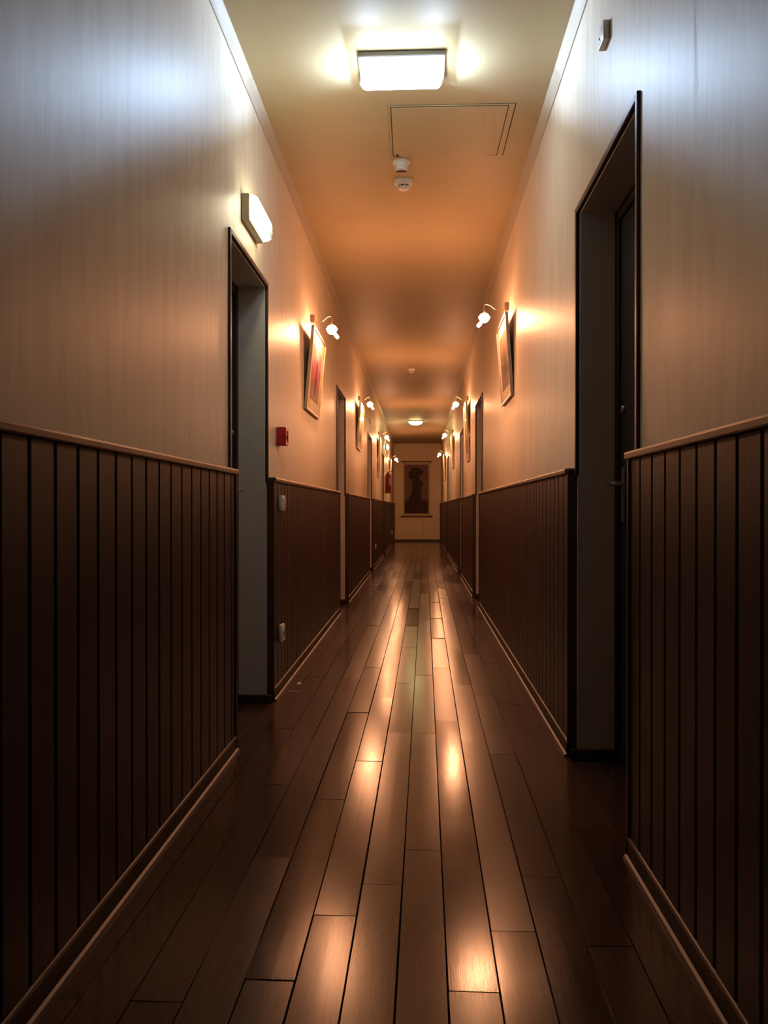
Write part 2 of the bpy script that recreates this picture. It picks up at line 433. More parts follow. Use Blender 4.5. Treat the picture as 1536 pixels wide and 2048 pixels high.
# ---------------------------------------------------------------- wainscot, rails, skirting
BD = 0.030                      # board face stands off the wall
def board_mesh(width, name='board'):
    b = B(); h = 0.0; c = 0.003; d = 0.007
    z0, z1 = 0.05, RAIL - 0.02
    prof = [(BD - d, 0), (BD - c, 0), (BD, c), (BD, width - c), (BD - c, width), (BD - d, width)]
    prism(b, prof, z0, z1, 'Z')
    return mesh_of(name, b, 'dark_board')
PITCH = 0.105
STD = board_mesh(PITCH - 0.009)
def bead_profile(x0, z, r):
    return [(x0, z)] 
base_roots = {}
for side, nm, lab in ((1, 'baseboard_left', 'two-step skirting along the left wall with pale edges'), (-1, 'baseboard_right', 'two-step skirting along the right wall with pale edges')):
    base_roots[side] = struct_root(nm, lab)
trim_n = [2]
def wainscot(side, y0, y1, label, phase=None, singles=True):
    """side 1: left wall (out = +x), -1: right wall. phase: y of one groove."""
    xw = XL if side == 1 else XR
    trim_n[0] += 1
    root = struct_root('trim_%d' % trim_n[0], label)
    def X(u): return xw + side * u
    def bx(bm, u0, u1, a, c, z0, z1): box(bm, min(X(u0), X(u1)), max(X(u0), X(u1)), a, c, z0, z1)
    st = 0.016
    b = B(); bx(b, 0, BD - 0.007, y0 + st, y1 - st, 0.0, RAIL - 0.022); obj('backing_panel', b, 'groove_dark', root)
    for a, c in ((y0, y0 + st), (y1 - st, y1)):
        if a > Y0 + 0.1 and c < Y1 - 0.1:
            b = B(); bx(b, 0, BD + 0.006, a, c, 0.0, RAIL - 0.004); bevel(b, 0.002, 1); obj('end_stile', b, 'dark_trim', root)
    # chair rail, rounded nose
    b = B()
    prism(b, [(X(0), RAIL - 0.021), (X(0.040), RAIL - 0.021), (X(0.043), RAIL - 0.018), (X(0.043), RAIL - 0.007), (X(0.041), RAIL - 0.002), (X(0.036), RAIL), (X(0), RAIL)], y0 + (0.02 if y0 > Y0 + .1 else 0), y1, 'Y')
    obj('chair_rail', b, 'rail_wood', root, smooth=False)
    a = y0 + st + 0.004; z = y1 - st - 0.004
    # boards
    if phase is None: phase = a
    k = math.ceil((a - phase) / PITCH)
    edges = [a]; g = phase + k * PITCH
    while g < z:
        if g - edges[-1] > 0.02: edges.append(g)
        g += PITCH
    edges.append(z)
    joined = B(); nj = 0
    for e0, e1 in zip(edges, edges[1:]):
        if e1 < 0.45: continue
        wd = e1 - e0 - 0.009
        if wd < 0.01: continue
        lo = e0 + 0.0045
        if singles:
            me = STD if abs(wd - (PITCH - 0.009)) < 1e-4 else board_mesh(wd)
            o = link_mesh('board', me, root)
            if side == 1: o.location = (xw, lo, 0)
            else:
                o.location = (xw, lo + wd, 0); o.rotation_euler = (0, 0, PI)
        else:
            c = 0.003; d = 0.007
            prof = [(X(BD - d), lo), (X(BD - c), lo), (X(BD), lo + c), (X(BD), lo + wd - c), (X(BD - c), lo + wd), (X(BD - d), lo + wd)]
            prism(joined, prof, 0.05, RAIL - 0.02, 'Z'); nj += 1
    if nj: tag(obj('far_boards', joined, 'dark_board', root), kind='stuff')
    else: joined.free()
    # skirting
    br = base_roots[side]
    b = B(); bx(b, BD - 0.001, 0.036, y0, y1, 0.0, 0.052); obj('skirting_board', b, 'skirting_wood', br)
    b = B(); prism(b, [(X(BD - 0.001), 0.052), (X(0.036), 0.052), (X(0.0365), 0.055), (X(0.034), 0.0595), (X(BD - 0.001), 0.061)], y0, y1, 'Y'); obj('top_bead', b, 'bead_wood', br)
    b = B(); prism(b, [(X(0.036), 0), (X(0.046), 0), (X(0.0455), 0.004), (X(0.043), 0.008), (X(0.036), 0.011)], y0 + 0.012, y1 - 0.004, 'Y'); obj('shoe_moulding', b, 'bead_wood', br)
    return root
def spans(doors):
    y = Y0; out = []
    for (a, c, z) in doors:
        out.append((y, a)); y = c
    out.append((y, Y1 - 0.02))
    return out
labs = ['nearest', 'second', 'third', 'fourth', 'fifth', 'last']
for i, (a, c) in enumerate(spans(DL)):
    wainscot(1, a, c, '%s stretch of dark boarded wainscot on the left wall' % labs[i], {0: 3.02 - 0.105 * 40, 1: None}.get(i), singles=i < 2)
for i, (a, c) in enumerate(spans(DR)):
    wainscot(-1, a, c, '%s stretch of dark boarded wainscot on the right wall' % labs[i], {0: 2.19 - 0.105 * 40}.get(i), singles=i < 2)

# ---------------------------------------------------------------- doors
def make_door(n, side, y0, y1, zt, label):
    xw = XL if side == 1 else XR
    ym = (y0 + y1) / 2; hw = (y1 - y0) / 2
    far = 1 if side == 1 else -1                       # local y of the far jamb
    root = struct_root('door_%d' % n, label, (xw, ym, 0), (0, 0, 0 if side == 1 else PI))
    cw = 0.02; top = zt - 0.02
    # casing: thin dark edging round the opening, above the rail
    for s in (-1, 1):
        a, c = sorted((s * hw, s * (hw - cw)))
        b = B(); box(b, -0.006, 0.010, a, c, RAIL - 0.03, zt); bevel(b, 0.002, 1); obj('casing', b, 'dark_trim', root)
    b = B(); box(b, -0.006, 0.010, -hw + cw, hw - cw, zt - cw, zt); bevel(b, 0.002, 1); obj('head_casing', b, 'dark_trim', root)
    # painted reveal
    R = 0.135
    for s in (-1, 1):
        a, c = sorted((s * (hw - 0.02), s * (hw - 0.026)))
        b = B(); box(b, -R, -0.006, a, c, 0.0, top); obj('jamb_lining', b, 'reveal_paint', root)
        a, c = sorted((s * (hw - 0.02), s * (hw - 0.026)))
        b = B(); box(b, -0.006, 0.002, a, c, 0.0, RAIL - 0.03); obj('jamb_edge', b, 'reveal_paint', root)
        a, c = sorted((s * (hw - 0.026), s * (hw - 0.038)))
        b = B(); box(b, -R, 0.03, a, c, 0.0, 0.042); bevel(b, 0.003, 1); obj('jamb_skirting', b, 'dark_trim', root)
    b = B(); box(b, -R, -0.006, -hw + 0.026, hw - 0.026, top - 0.006, top); obj('soffit_lining', b, 'reveal_paint', root)
    # door frame and leaf
    fw = 0.05; ih = hw - 0.02
    for s in (-1, 1):
        a, c = sorted((s * ih, s * (ih - fw)))
        b = B(); box(b, -0.20, -R, a, c, 0.0, top); bevel(b, 0.004, 1); obj('frame_post', b, 'door_wood', root)
    b = B(); box(b, -0.20, -R, -ih + fw, ih - fw, top - fw, top); bevel(b, 0.004, 1); obj('frame_head', b, 'door_wood', root)
    b = B(); box(b, -0.195, -R - 0.012, -ih + fw, ih - fw, 0.004, top - fw)
    leaf = obj('door_leaf', b, 'door_wood', root)
    # handle on the far side, lock above
    hy = far * (ih - fw - 0.055); hx = -R - 0.012
    b = B(); box(b, hx, hx + 0.008, hy - 0.02, hy + 0.02, 0.90, 1.10); bevel(b, 0.003, 1)
    obj('handle_plate', b, 'bracket_metal', leaf)
    b = B(); tube(b, [(hx, hy, 1.04), (hx + 0.045, hy, 1.04), (hx + 0.055, hy - far * 0.012, 1.04), (hx + 0.055, hy - far * 0.12, 1.038)], 0.009)
    obj('handle', b, 'steel', leaf, smooth=True)
    b = B(); lathe(b, [(0.0, 0.0), (0.016, 0.0), (0.016, 0.006), (0.012, 0.012), (0.0, 0.012)], 14)
    move(b, Matrix.Translation((hx, hy, 1.31)) @ Matrix.Rotation(PI / 2, 4, 'Y')); obj('lock_cylinder', b, 'bracket_metal', leaf)
    return root
nd = 0
names5 = ['nearest', 'second', 'third', 'fourth', 'farthest']
for i, (a, c, z) in enumerate(DL):
    nd += 1; make_door(nd, 1, a, c, z, '%s recessed dark door in the left wall' % names5[i])
for i, (a, c, z) in enumerate(DR):
    nd += 1; make_door(nd, -1, a, c, z, '%s recessed dark door in the right wall' % names5[i])

# ---------------------------------------------------------------- fluorescent lamp on the ceiling
cl = thing('ceiling_lamp', 'glowing oblong white lamp on the ceiling before the hatch', 'lamp', (-0.078, 3.36, ZC))
LX = 0.166; LN, LF = -0.095, 0.095           # half length, near and far faces
b = B(); box(b, -LX - 0.012, LX + 0.016, LN - 0.004, LF, -0.024, 0); bevel(b, 0.004, 1); obj('base', b, 'grey_plastic', cl)
# opal trough: its lip on the near side is lower than the tube, so the tube's direct light is cut along a plane
def trough(prof, xs):
    b = B(); rows = [[b.verts.new((sx * x, y, z)) for (y, z), x in zip(prof, xs)] for sx in (-1, 1)]
    n = len(prof)
    for i in range(n): b.faces.new((rows[0][i], rows[0][(i + 1) % n], rows[1][(i + 1) % n], rows[1][i]))
    return b, rows
outer = [(LN, -0.130), (LN + 0.012, -0.135), (LN + 0.045, -0.131), (LN + 0.09, -0.112), (LN + 0.14, -0.078), (LF - 0.012, -0.045), (LF, -0.024)]
inner = [(LF - 0.006, -0.024), (LF - 0.017, -0.043), (LN + 0.136, -0.073), (LN + 0.087, -0.107), (LN + 0.044, -0.125), (LN + 0.012, -0.129)]
wx = [LX, LX - 0.004, LX - 0.012, LX - 0.022, LX - 0.024, LX - 0.012, LX]
b, rows = trough(outer + inner, wx + [LX, LX - 0.012, LX - 0.024, LX - 0.022, LX - 0.012, LX - 0.004])
obj('diffuser', b, 'pan_glow', cl, smooth=True)
TY, TZ = 0.050, -0.041
for s in (-1, 1):
    b = B()
    A = [b.verts.new((s * (x - 0.003), y, z)) for (y, z), x in zip(outer, wx)] + [b.verts.new((s * (LX - 0.003), TY, TZ - 0.004))]
    A2 = [b.verts.new((s * (x + 0.002), y, z)) for (y, z), x in zip(outer, wx)] + [b.verts.new((s * (LX + 0.002), TY, TZ - 0.004))]
    n = len(A); b.faces.new(A); b.faces.new(A2[::-1])
    for i in range(n): b.faces.new((A[i], A[(i + 1) % n], A2[(i + 1) % n], A2[i]))
    obj('end_cap', b, 'cap_glow', cl)
    b = B(); b.faces.new([b.verts.new((s * LX, y, z)) for y, z in ((LN, -0.13), (LN, -0.024), (LF - 0.01, -0.024), (TY, TZ - 0.004))]); obj('side_lens', b, 'lamp_glass', cl)
for sg in (-1, 1):
    x = sg * 0.135
    b = B(); lathe(b, [(0.0, 0.0), (0.004, 0.0), (0.004, 0.0008), (0.0, 0.0012)], 12); move(b, Matrix.Translation((x, TY - 0.010, TZ)) @ Matrix.Rotation(-sg * 0.62, 4, 'Z') @ Matrix.Rotation(sg * (PI / 2 + 0.45), 4, 'Y')); obj('light_chip', b, 'led_glow', cl)
    b = B(); box(b, min(x, x - sg * 0.02), max(x, x - sg * 0.02), TY - 0.006, TY + 0.010, TZ - 0.006, -0.022); obj('chip_holder', b, 'white_plastic', cl)
b = B(); b.faces.new([b.verts.new(p) for p in ((-LX, LN, -0.13), (LX, LN, -0.13), (LX, LN, -0.024), (-LX, LN, -0.024))]); obj('lens', b, 'lamp_glass', cl)

# far dome lamp
dl = thing('dome_lamp', 'round glowing dome lamp on the ceiling far down the corridor', 'lamp', (-0.096, 17.05, ZC))
b = B(); lathe(b, [(0.0, -0.018), (0.165, -0.018), (0.168, -0.01), (0.168, 0.0), (0.0, 0.0)], 32); obj('base', b, 'bracket_metal', dl, smooth=True)
b = B(); lathe(b, [(0.0, -0.088), (0.05, -0.085), (0.09, -0.075), (0.125, -0.055), (0.148, -0.03), (0.152, -0.018)], 32); obj('shade', b, 'dome_glow', dl, smooth=True)

# ---------------------------------------------------------------- ceiling hatch
hx0, hx1, hy0, hy1 = -0.148, 0.432, 3.715, 4.245
ht = thing('ceiling_hatch', 'square cream access hatch in the ceiling behind the oblong lamp', 'hatch', ((hx0 + hx1) / 2, (hy0 + hy1) / 2, ZC), (0, 0, math.radians(0.6)))
a_, c_ = (hx1 - hx0) / 2, (hy1 - hy0) / 2
b = B(); t = 0.022; fz = -0.003
def ring(b, x0, x1, y0, y1, l, r, n, f, z0, z1):
    box(b, x0, x0 + l, y0, y1, z0, z1); box(b, x1 - r, x1, y0, y1, z0, z1); box(b, x0 + l, x1 - r, y0, y0 + n, z0, z1); box(b, x0 + l, x1 - r, y1 - f, y1, z0, z1)
ring(b, -a_ - 0.004, a_ + 0.004, -c_ - 0.004, c_ + 0.004, 0.010, 0.026, 0.006, 0.006, fz, 0)
obj('frame', b, 'ceiling_paint', ht)
b = B(); ring(b, -a_ - 0.0055, a_ + 0.010, -c_ - 0.007, c_ + 0.0045, 0.0015, 0.006, 0.003, 0.0005, -0.0006, 0); obj('outer_joint', b, 'dark_slot', ht)
b = B(); box(b, -a_ + 0.006, a_ - 0.022, -c_ + 0.002, c_ - 0.002, -0.0012, 0); obj('shadow_gap', b, 'dark_slot', ht)
b = B(); nseg = 10
x0, x1 = -a_ + 0.011, a_ - 0.027
prev = None
for i in range(nseg + 1):
    u = i / nseg; x = x0 + (x1 - x0) * u; sag = 0.009 * 4 * u * (1 - u)
    cur = [b.verts.new((x, -c_ + 0.016, -0.003)), b.verts.new((x, c_ - 0.011, -0.003 - sag)), b.verts.new((x, c_ - 0.006, -0.0012)), b.verts.new((x, -c_ + 0.012, -0.0012))]
    if prev:
        for j in range(4): b.faces.new((prev[j], prev[(j + 1) % 4], cur[(j + 1) % 4], cur[j]))
    else: b.faces.new(cur)
    prev = cur
b.faces.new(prev[::-1]); obj('panel', b, 'ceiling_paint', ht)
b = B(); lathe(b, [(0, -0.012), (0.007, -0.012), (0.008, -0.004), (0.008, -0.001), (0, -0.001)], 10); move(b, Matrix.Translation((x0 + 0.02, c_ - 0.025, 0))); obj('latch', b, 'dark_slot', ht)

# ---------------------------------------------------------------- detectors
def sensor_cup(loc, label):
    r = thing('motion_sensor', label, 'sensor', loc)
    b = B(); lathe(b, [(0.0, -0.046), (0.030, -0.046), (0.033, -0.040), (0.036, -0.008), (0.046, -0.006), (0.048, 0), (0, 0)], 22); obj('body', b, 'white_plastic', r, smooth=True)
    b = B(); lathe(b, [(0.0, -0.049), (0.026, -0.0485), (0.030, -0.046), (0.0, -0.046)], 22); move(b, Matrix.Translation((0, 0.008, 0)) @ Matrix.Scale(0.5, 4, (0, 1, 0))); obj('lens', b, 'dark_slot', r, smooth=True)
    return r
sensor_cup((-0.10, 4.315, ZC), 'small white cup sensor on the ceiling at the hatch edge')
def smoke(loc, label):
    r = thing('smoke_detector', label, 'detector', loc, group='smoke detectors on the ceiling')
    b = B(); lathe(b, [(0.0, -0.020), (0.046, -0.020), (0.052, -0.014), (0.054, 0), (0, 0)], 26); obj('base', b, 'white_plastic', r, smooth=True)
    b = B(); lathe(b, [(0.0, -0.048), (0.022, -0.047), (0.030, -0.043), (0.0335, -0.036), (0.0335, -0.034), (0, -0.034)], 26); obj('cap', b, 'white_plastic', r, smooth=True)
    b = B(); lathe(b, [(0.0, -0.034), (0.029, -0.034), (0.029, -0.026), (0, -0.026)], 26); obj('slot_ring', b, 'dark_slot', r)
    b = B(); lathe(b, [(0.0, -0.026), (0.038, -0.026), (0.042, -0.020), (0, -0.020)], 26); obj('collar', b, 'white_plastic', r, smooth=True)
    for k in range(8):
        an = 2 * PI * k / 8 + 0.2
        b = B(); box(b, 0.027, 0.034, -0.0025, 0.0025, -0.036, -0.026); move(b, Matrix.Rotation(an, 4, 'Z')); obj('rib', b, 'white_plastic', r)
    return r
sd = smoke((-0.094, 4.57, ZC), 'white smoke detector on the ceiling just behind the cup sensor')
s2 = copy_tree(sd); s2.location = (-0.114, 10.72, ZC); tag(s2, 'dim smoke detector alone on the ceiling far down the corridor')

def indicator(side, y, z, label):
    r = thing('indicator_box', label, 'indicator', (XL if side == 1 else XR, y, z), (0, 0, 0 if side == 1 else PI), 'small indicator boxes above doors')
    b = B(); box(b, 0, 0.021, -0.036, 0.036, -0.031, 0.031); bevel(b, 0.003, 2); obj('housing', b, 'white_plastic', r, smooth=True)
    b = B(); lathe(b, [(0, 0.0), (0.004, 0.0), (0.004, 0.002), (0.0, 0.004)], 10); move(b, Matrix.Translation((0.021, -0.014, -0.004)) @ Matrix.Rotation(PI / 2, 4, 'Y')); obj('signal_lens', b, 'dark_red_plastic', r, smooth=True)
    b = B(); box(b, 0.021, 0.0215, -0.022, 0.01, -0.022, -0.014); obj('printed_mark', b, 'grey_plastic', r)
    return r
ib = indicator(-1, 2.582, 2.46, 'small white indicator box above the nearest right door')
for (s, y, z, lab) in ((1, 11.87, 2.26, 'small dark indicator box above the third left door'), (-1, 16.9, 2.28, 'tiny indicator box above the fourth right door')):
    c = copy_tree(ib); c.location = (XL if s == 1 else XR, y, z); c.rotation_euler = (0, 0, 0 if s == 1 else PI); tag(c, lab)

# ---------------------------------------------------------------- exit signs
def exit_sign(y, z, label):
    r = thing('exit_sign', label, 'sign', (XL, y, z), (0, 0, 0), 'lit exit signs over left doors')
    b = B(); prism(b, [(0, -0.056), (0.030, -0.056), (0.036, -0.050), (0.036, 0.050), (0.030, 0.056), (0, 0.056)], -0.155, 0.155, 'Y'); bevel(b, 0.003, 1); obj('housing', b, 'beige_plastic', r)
    b = B(); prism(b, [(0.036, -0.050), (0.058, -0.047), (0.070, -0.036), (0.075, -0.015), (0.075, 0.015), (0.070, 0.036), (0.058, 0.047), (0.036, 0.050)], -0.148, 0.148, 'Y'); obj('diffuser', b, 'exit_glow', r, smooth=True)
    # green field with an arrow at the far lower end
    b = B(); prism(b, [(0.0752, -0.016), (0.0705, -0.037), (0.0712, -0.037), (0.0760, -0.015), (0.0760, 0.002), (0.0752, 0.002)], 0.106, 0.147, 'Y'); g = obj('green_field', b, 'exit_green', r)
    b = B()
    for poly in ([(0.112, -0.012), (0.126, -0.0005), (0.126, -0.008), (0.142, -0.008), (0.142, -0.013), (0.126, -0.013)],):
        prism(b, poly, 0.0760, 0.0766, 'X')
    obj('arrow', b, 'exit_glow', g)
    return r
e1 = exit_sign(3.485, 2.222, 'lit yellow-white exit sign box above the nearest left door')
e2 = copy_tree(e1); e2.location = (XL, 17.25, 2.28); tag(e2, 'small lit exit sign beyond the fire extinguisher')

# ---------------------------------------------------------------- framed pictures and their lamps
def picture(side, y0, y1, z0, z1, off, art, frame_mat, label, mt=0.17, mb=0.17, ms=0.16, accents=()):
    xw = XL if side == 1 else XR
    wd = y1 - y0; h = z1 - z0
    tilt = math.atan2(off - 0.0, h)
    r = thing('framed_picture', label, 'picture', (xw + side * 0.001, (y0 + y1) / 2, z0), (0, tilt, 0 if side == 1 else PI), 'framed pictures along the corridor walls')
    hw = wd / 2; f = 0.013; d = 0.020
    b = B()
    box(b, 0, d, -hw, -hw + f, 0, h); box(b, 0, d, hw - f, hw, 0, h); box(b, 0, d, -hw + f, hw - f, 0, f); box(b, 0, d, -hw + f, hw - f, h - f, h)
    obj('frame', b, frame_mat, r)
    b = B(); box(b, 0.002, 0.009, -hw + f, hw - f, f, h - f); obj('backing', b, 'backing_board', r)
    b = B(); ax = hw - wd * ms; z_0, z_1 = h * mb, h * (1 - mt)
    x0, x1 = 0.009, 0.012
    box(b, x0, x1, -hw + f, -ax, f, h - f); box(b, x0, x1, ax, hw - f, f, h - f); box(b, x0, x1, -ax, ax, f, z_0); box(b, x0, x1, -ax, ax, z_1, h - f)
    obj('mat', b, 'mat_card', r)
    b = B(); box(b, 0.009, 0.0105, -ax, ax, z_0, z_1); ar = obj('print', b, art, r)
    for (pts, mat) in accents:
        b = B(); prism(b, [(-ax + u * 2 * ax, z_0 + v * (z_1 - z_0)) for u, v in pts], 0.0106, 0.0110, 'X'); obj('printed_shape', b, mat, ar)
    b = B(); box(b, 0.0145, 0.0165, -hw + f, hw - f, f, h - f); obj('glazing', b, 'picture_glass', r)
    return r
fig = [(0.50, 0.12), (0.62, 0.14), (0.66, 0.42), (0.60, 0.55), (0.64, 0.70), (0.58, 0.80), (0.52, 0.80), (0.47, 0.68), (0.50, 0.55), (0.44, 0.40)]
hill = [(0.0, 0.0), (1.0, 0.0), (1.0, 0.18), (0.7, 0.30), (0.4, 0.24), (0.0, 0.33)]
P_ = [
    (1, 5.14, 5.79, 1.60, 2.142, 0.050, 'art_pink', 'frame_gilt', 'tilted picture with pink print on the left wall by the red call point', 0.19, 0.16, 0.15, [(fig, 'scroll_figure')]),
    (-1, 5.106, 5.706, 1.675, 2.205, 0.037, 'art_slate', 'frame_grey', 'tilted picture with grey and brown print beyond the nearest right door', 0.16, 0.16, 0.15, [(hill, 'scroll_ground'), (fig, 'scroll_figure')]),
    (1, 9.34, 9.97, 1.665, 2.205, 0.042, 'art_grey', 'frame_gilt', 'second framed picture on the left wall, past the second door', 0.16, 0.17, 0.15, []),
    (-1, 9.546, 10.12, 1.53, 2.235, 0.036, 'art_umber', 'frame_gilt', 'tall dark framed picture on the right wall past the second door', 0.12, 0.14, 0.14, []),
    (1, 13.92, 14.50, 1.52, 2.20, 0.04, 'art_umber', 'frame_gilt', 'tall framed picture on the left wall before the fire extinguisher', 0.12, 0.14, 0.14, []),
    (-1, 13.87, 14.43, 1.66, 2.24, 0.036, 'art_ochre', 'frame_gilt', 'third framed picture on the right wall past the third door', 0.14, 0.14, 0.14, []),
    (1, 19.15, 19.75, 1.65, 2.14, 0.04, 'art_ochre', 'frame_gilt', 'last framed picture on the left wall, behind the fire extinguisher', 0.14, 0.14, 0.14, []),
    (-1, 18.40, 19.0, 1.60, 2.2, 0.036, 'art_grey', 'frame_gilt', 'last framed picture on the right wall near the end wall', 0.14, 0.14, 0.14, []),
]
for p in P_: picture(*p)

def picture_lamp(side, y, z, out, label):
    """wall block, thin bowed arm and a bare halogen head hanging from it; origin on the wall at bulb height"""
    xw = XL if side == 1 else XR
    r = thing('picture_lamp', label, 'lamp', (xw, y, z), (0, 0, 0 if side == 1 else PI), 'halogen lamps above the pictures')
    b = B(); box(b, 0, 0.028, -0.018, 0.018, 0.045, 0.098); bevel(b, 0.004, 2); obj('wall_block', b, 'bracket_metal', r)
    b = B(); pts = []
    for i in range(15):
        u = i / 14
        x = 0.028 + (out + 0.004 - 0.028) * min(1, u * 1.12)
        if u < 0.4: zz = 0.052 - 0.003 * math.sin(u / 0.4 * PI)
        elif u < 0.8: zz = 0.052 + 0.036 * math.sin((u - 0.4) / 0.4 * PI / 2)
        else: zz = 0.088 - 0.052 * ((u - 0.8) / 0.2) ** 2
        if u >= 0.8: x = out - 0.004 + 0.008 * math.sin((u - 0.8) / 0.2 * PI / 2)
        pts.append((x, 0, zz))
    tube(b, pts, 0.0022, 6); obj('arm', b, 'brass_wire', r, smooth=True)
    b = B(); lathe(b, [(0.0, 0.028), (0.007, 0.028), (0.008, 0.034), (0.007, 0.044), (0.0, 0.044)], 12); move(b, Matrix.Translation((out, 0, 0))); obj('holder', b, 'brass_wire', r, smooth=True)
    b = B(); lathe(b, [(0.0, -0.036), (0.015, -0.033), (0.027, -0.023), (0.034, -0.009), (0.035, 0.0)], 18)
    move(b, Matrix.Translation((out, 0, 0))); obj('bulb', b, 'halogen_glow', r, smooth=True)
    b = B(); lathe(b, [(0.034, 0.0), (0.039, -0.002), (0.039, 0.002), (0.034, 0.006), (0.027, 0.019), (0.015, 0.027), (0.0, 0.029)], 18)
    move(b, Matrix.Translation((out, 0, 0))); obj('bulb_crown', b, 'crown_glow', r, smooth=True)
    b = B(); lathe(b, [(0.0, -0.02), (0.009, -0.018), (0.012, -0.006), (0.012, 0.012), (0.0, 0.014)], 12)
    move(b, Matrix.Translation((out + 0.032, 0, -0.048)) @ Matrix.Rotation(-0.7, 4, 'Y')); obj('bulb_tip', b, 'halogen_glow', r, smooth=True)
    return r
proto = None
lamps = [(1, 5.46, 2.182, 0.147, 'lit halogen lamp over the tilted pink picture'),
         (-1, 5.406, 2.238, 0.165, 'lit halogen lamp over the grey-brown picture on the right wall'),
         (1, 9.66, 2.215, 0.145, 'second lit halogen lamp along the left wall'),
         (-1, 9.83, 2.232, 0.158, 'second lit halogen lamp along the right wall'),
         (1, 14.2, 2.22, 0.16, 'third lit halogen lamp along the left wall'),
         (-1, 14.15, 2.25, 0.16, 'third lit halogen lamp along the right wall'),
         (1, 19.45, 2.15, 0.165, 'last lit halogen lamp on the left wall near the end wall'),
         (-1, 18.7, 2.22, 0.14, 'last lit halogen lamp on the right wall near the end wall')]
for l in lamps: picture_lamp(*l)

# ---------------------------------------------------------------- call point, switch, sockets
cp = thing('fire_call_point', 'red square fire call point on the left wall', 'alarm', (XL, 4.20, 1.331))
b = B(); box(b, 0, 0.043, -0.047, 0.047, -0.047, 0.047); bevel(b, 0.003, 2); obj('housing', b, 'red_plastic', cp, smooth=True)
b = B(); box(b, 0.043, 0.050, -0.044, -0.030, -0.044, 0.044); box(b, 0.043, 0.050, 0.030, 0.044, -0.044, 0.044); box(b, 0.043, 0.050, -0.030, 0.030, -0.044, -0.030); box(b, 0.043, 0.050, -0.030, 0.030, 0.030, 0.044)
obj('front_rim', b, 'red_plastic', cp)
b = B(); box(b, 0.043, 0.0455, -0.030, 0.030, -0.030, 0.030); obj('press_plate', b, 'label_paper', cp)
b = B(); lathe(b, [(0, 0), (0.014, 0), (0.014, 0.003), (0.008, 0.009), (0, 0.010)], 18); move(b, Matrix.Translation((0.0455, 0, 0)) @ Matrix.Rotation(PI / 2, 4, 'Y')); obj('button', b, 'dark_red_plastic', cp, smooth=True)

sw = thing('light_switch', 'white surface switch high on the second left wainscot', 'switch', (XL + BD, 4.09, 0.978))
b = B(); box(b, 0, 0.020, -0.041, 0.041, -0.040, 0.040); bevel(b, 0.003, 2); obj('plate', b, 'white_plastic', sw, smooth=True)
b = B(); prism(b, [(0.020, -0.027), (0.023, -0.027), (0.027, 0.027), (0.020, 0.027)], -0.027, 0.027, 'Y'); obj('rocker', b, 'white_plastic', sw)

def socket(side, y, z, label):
    xw = XL if side == 1 else XR
    r = thing('power_socket', label, 'socket', (xw + side * BD, y, z), (0, 0, 0 if side == 1 else PI), 'white sockets low on the left wainscot')
    b = B(); box(b, 0, 0.016, -0.042, 0.042, -0.043, 0.043); bevel(b, 0.003, 2); obj('plate', b, 'white_plastic', r, smooth=True)
    b = B(); lathe(b, [(0, 0), (0.0215, 0), (0.0215, 0.003), (0.019, 0.003), (0.019, 0.0012), (0, 0.0012)], 22); move(b, Matrix.Translation((0.016, 0, 0)) @ Matrix.Rotation(PI / 2, 4, 'Y')); obj('socket_ring', b, 'white_plastic', r, smooth=True)
    b = B(); lathe(b, [(0, 0), (0.0185, 0), (0.0185, 0.0006), (0, 0.0006)], 20); move(b, Matrix.Translation((0.0172, 0, 0)) @ Matrix.Rotation(PI / 2, 4, 'Y')); rec = obj('socket_recess', b, 'grey_plastic', r)
    for s in (-1, 1):
        b = B(); lathe(b, [(0, 0), (0.0032, 0), (0.0032, 0.0008), (0, 0.0008)], 10); move(b, Matrix.Translation((0.0178, s * 0.0095, 0)) @ Matrix.Rotation(PI / 2, 4, 'Y')); obj('pin_hole', b, 'dark_slot', rec)
    return r
so = socket(1, 4.10, 0.307, 'white power socket low on the second left wainscot under the switch')
for y, z, lab in ((12.84, 0.337, 'white power socket low on the fourth left wainscot'), (20.35, 0.335, 'tiny pale socket low on the left wainscot nearest the end wall')):
    c = copy_tree(so); c.location = (XL + BD, y, z); tag(c, lab)

# ---------------------------------------------------------------- fire extinguisher
ex = thing('fire_extinguisher', 'red fire extinguisher hung on the left wall far down the corridor', 'extinguisher', (XL, 16.76, 1.27))
R_ = 0.066
def at_c(b): move(b, Matrix.Translation((0.085, 0, 0)))
b = B(); lathe(b, [(0, 0), (R_ * .9, 0), (R_, 0.012), (R_, 0.35), (R_ * .93, 0.385), (R_ * .7, 0.412), (R_ * .35, 0.428), (0, 0.43)], 24); at_c(b); cyl = obj('cylinder', b, 'red_enamel', ex, smooth=True)
b = B(); lathe(b, [(R_ * 1.0, 0.0), (R_ * 1.05, 0.002), (R_ * 1.05, 0.05), (R_ * 1.0, 0.054)], 24); at_c(b); obj('foot_ring', b, 'dark_red_plastic', cyl, smooth=True)
b = B()
n = 10
for i in range(n):
    a0, a1 = -1.6 + 1.9 * i / n, -1.6 + 1.9 * (i + 1) / n
    q = [b.verts.new((0.085 + (R_ + .001) * math.cos(a), (R_ + .001) * math.sin(a), z)) for a, z in ((a0, .17), (a1, .17), (a1, .32), (a0, .32))]
    b.faces.new(q)
obj('paper_label', b, 'label_paper', cyl)
b = B(); lathe(b, [(0.014, 0.425), (0.020, 0.43), (0.020, 0.455), (0.012, 0.462), (0, 0.462)], 14); at_c(b); obj('valve', b, 'steel', ex, smooth=True)
b = B(); prism(b, [(0.075, 0.455), (0.09, 0.450), (0.155, 0.462), (0.155, 0.470), (0.09, 0.462), (0.075, 0.466)], -0.009, 0.009, 'Y'); obj('carry_handle', b, 'black_rubber', ex)
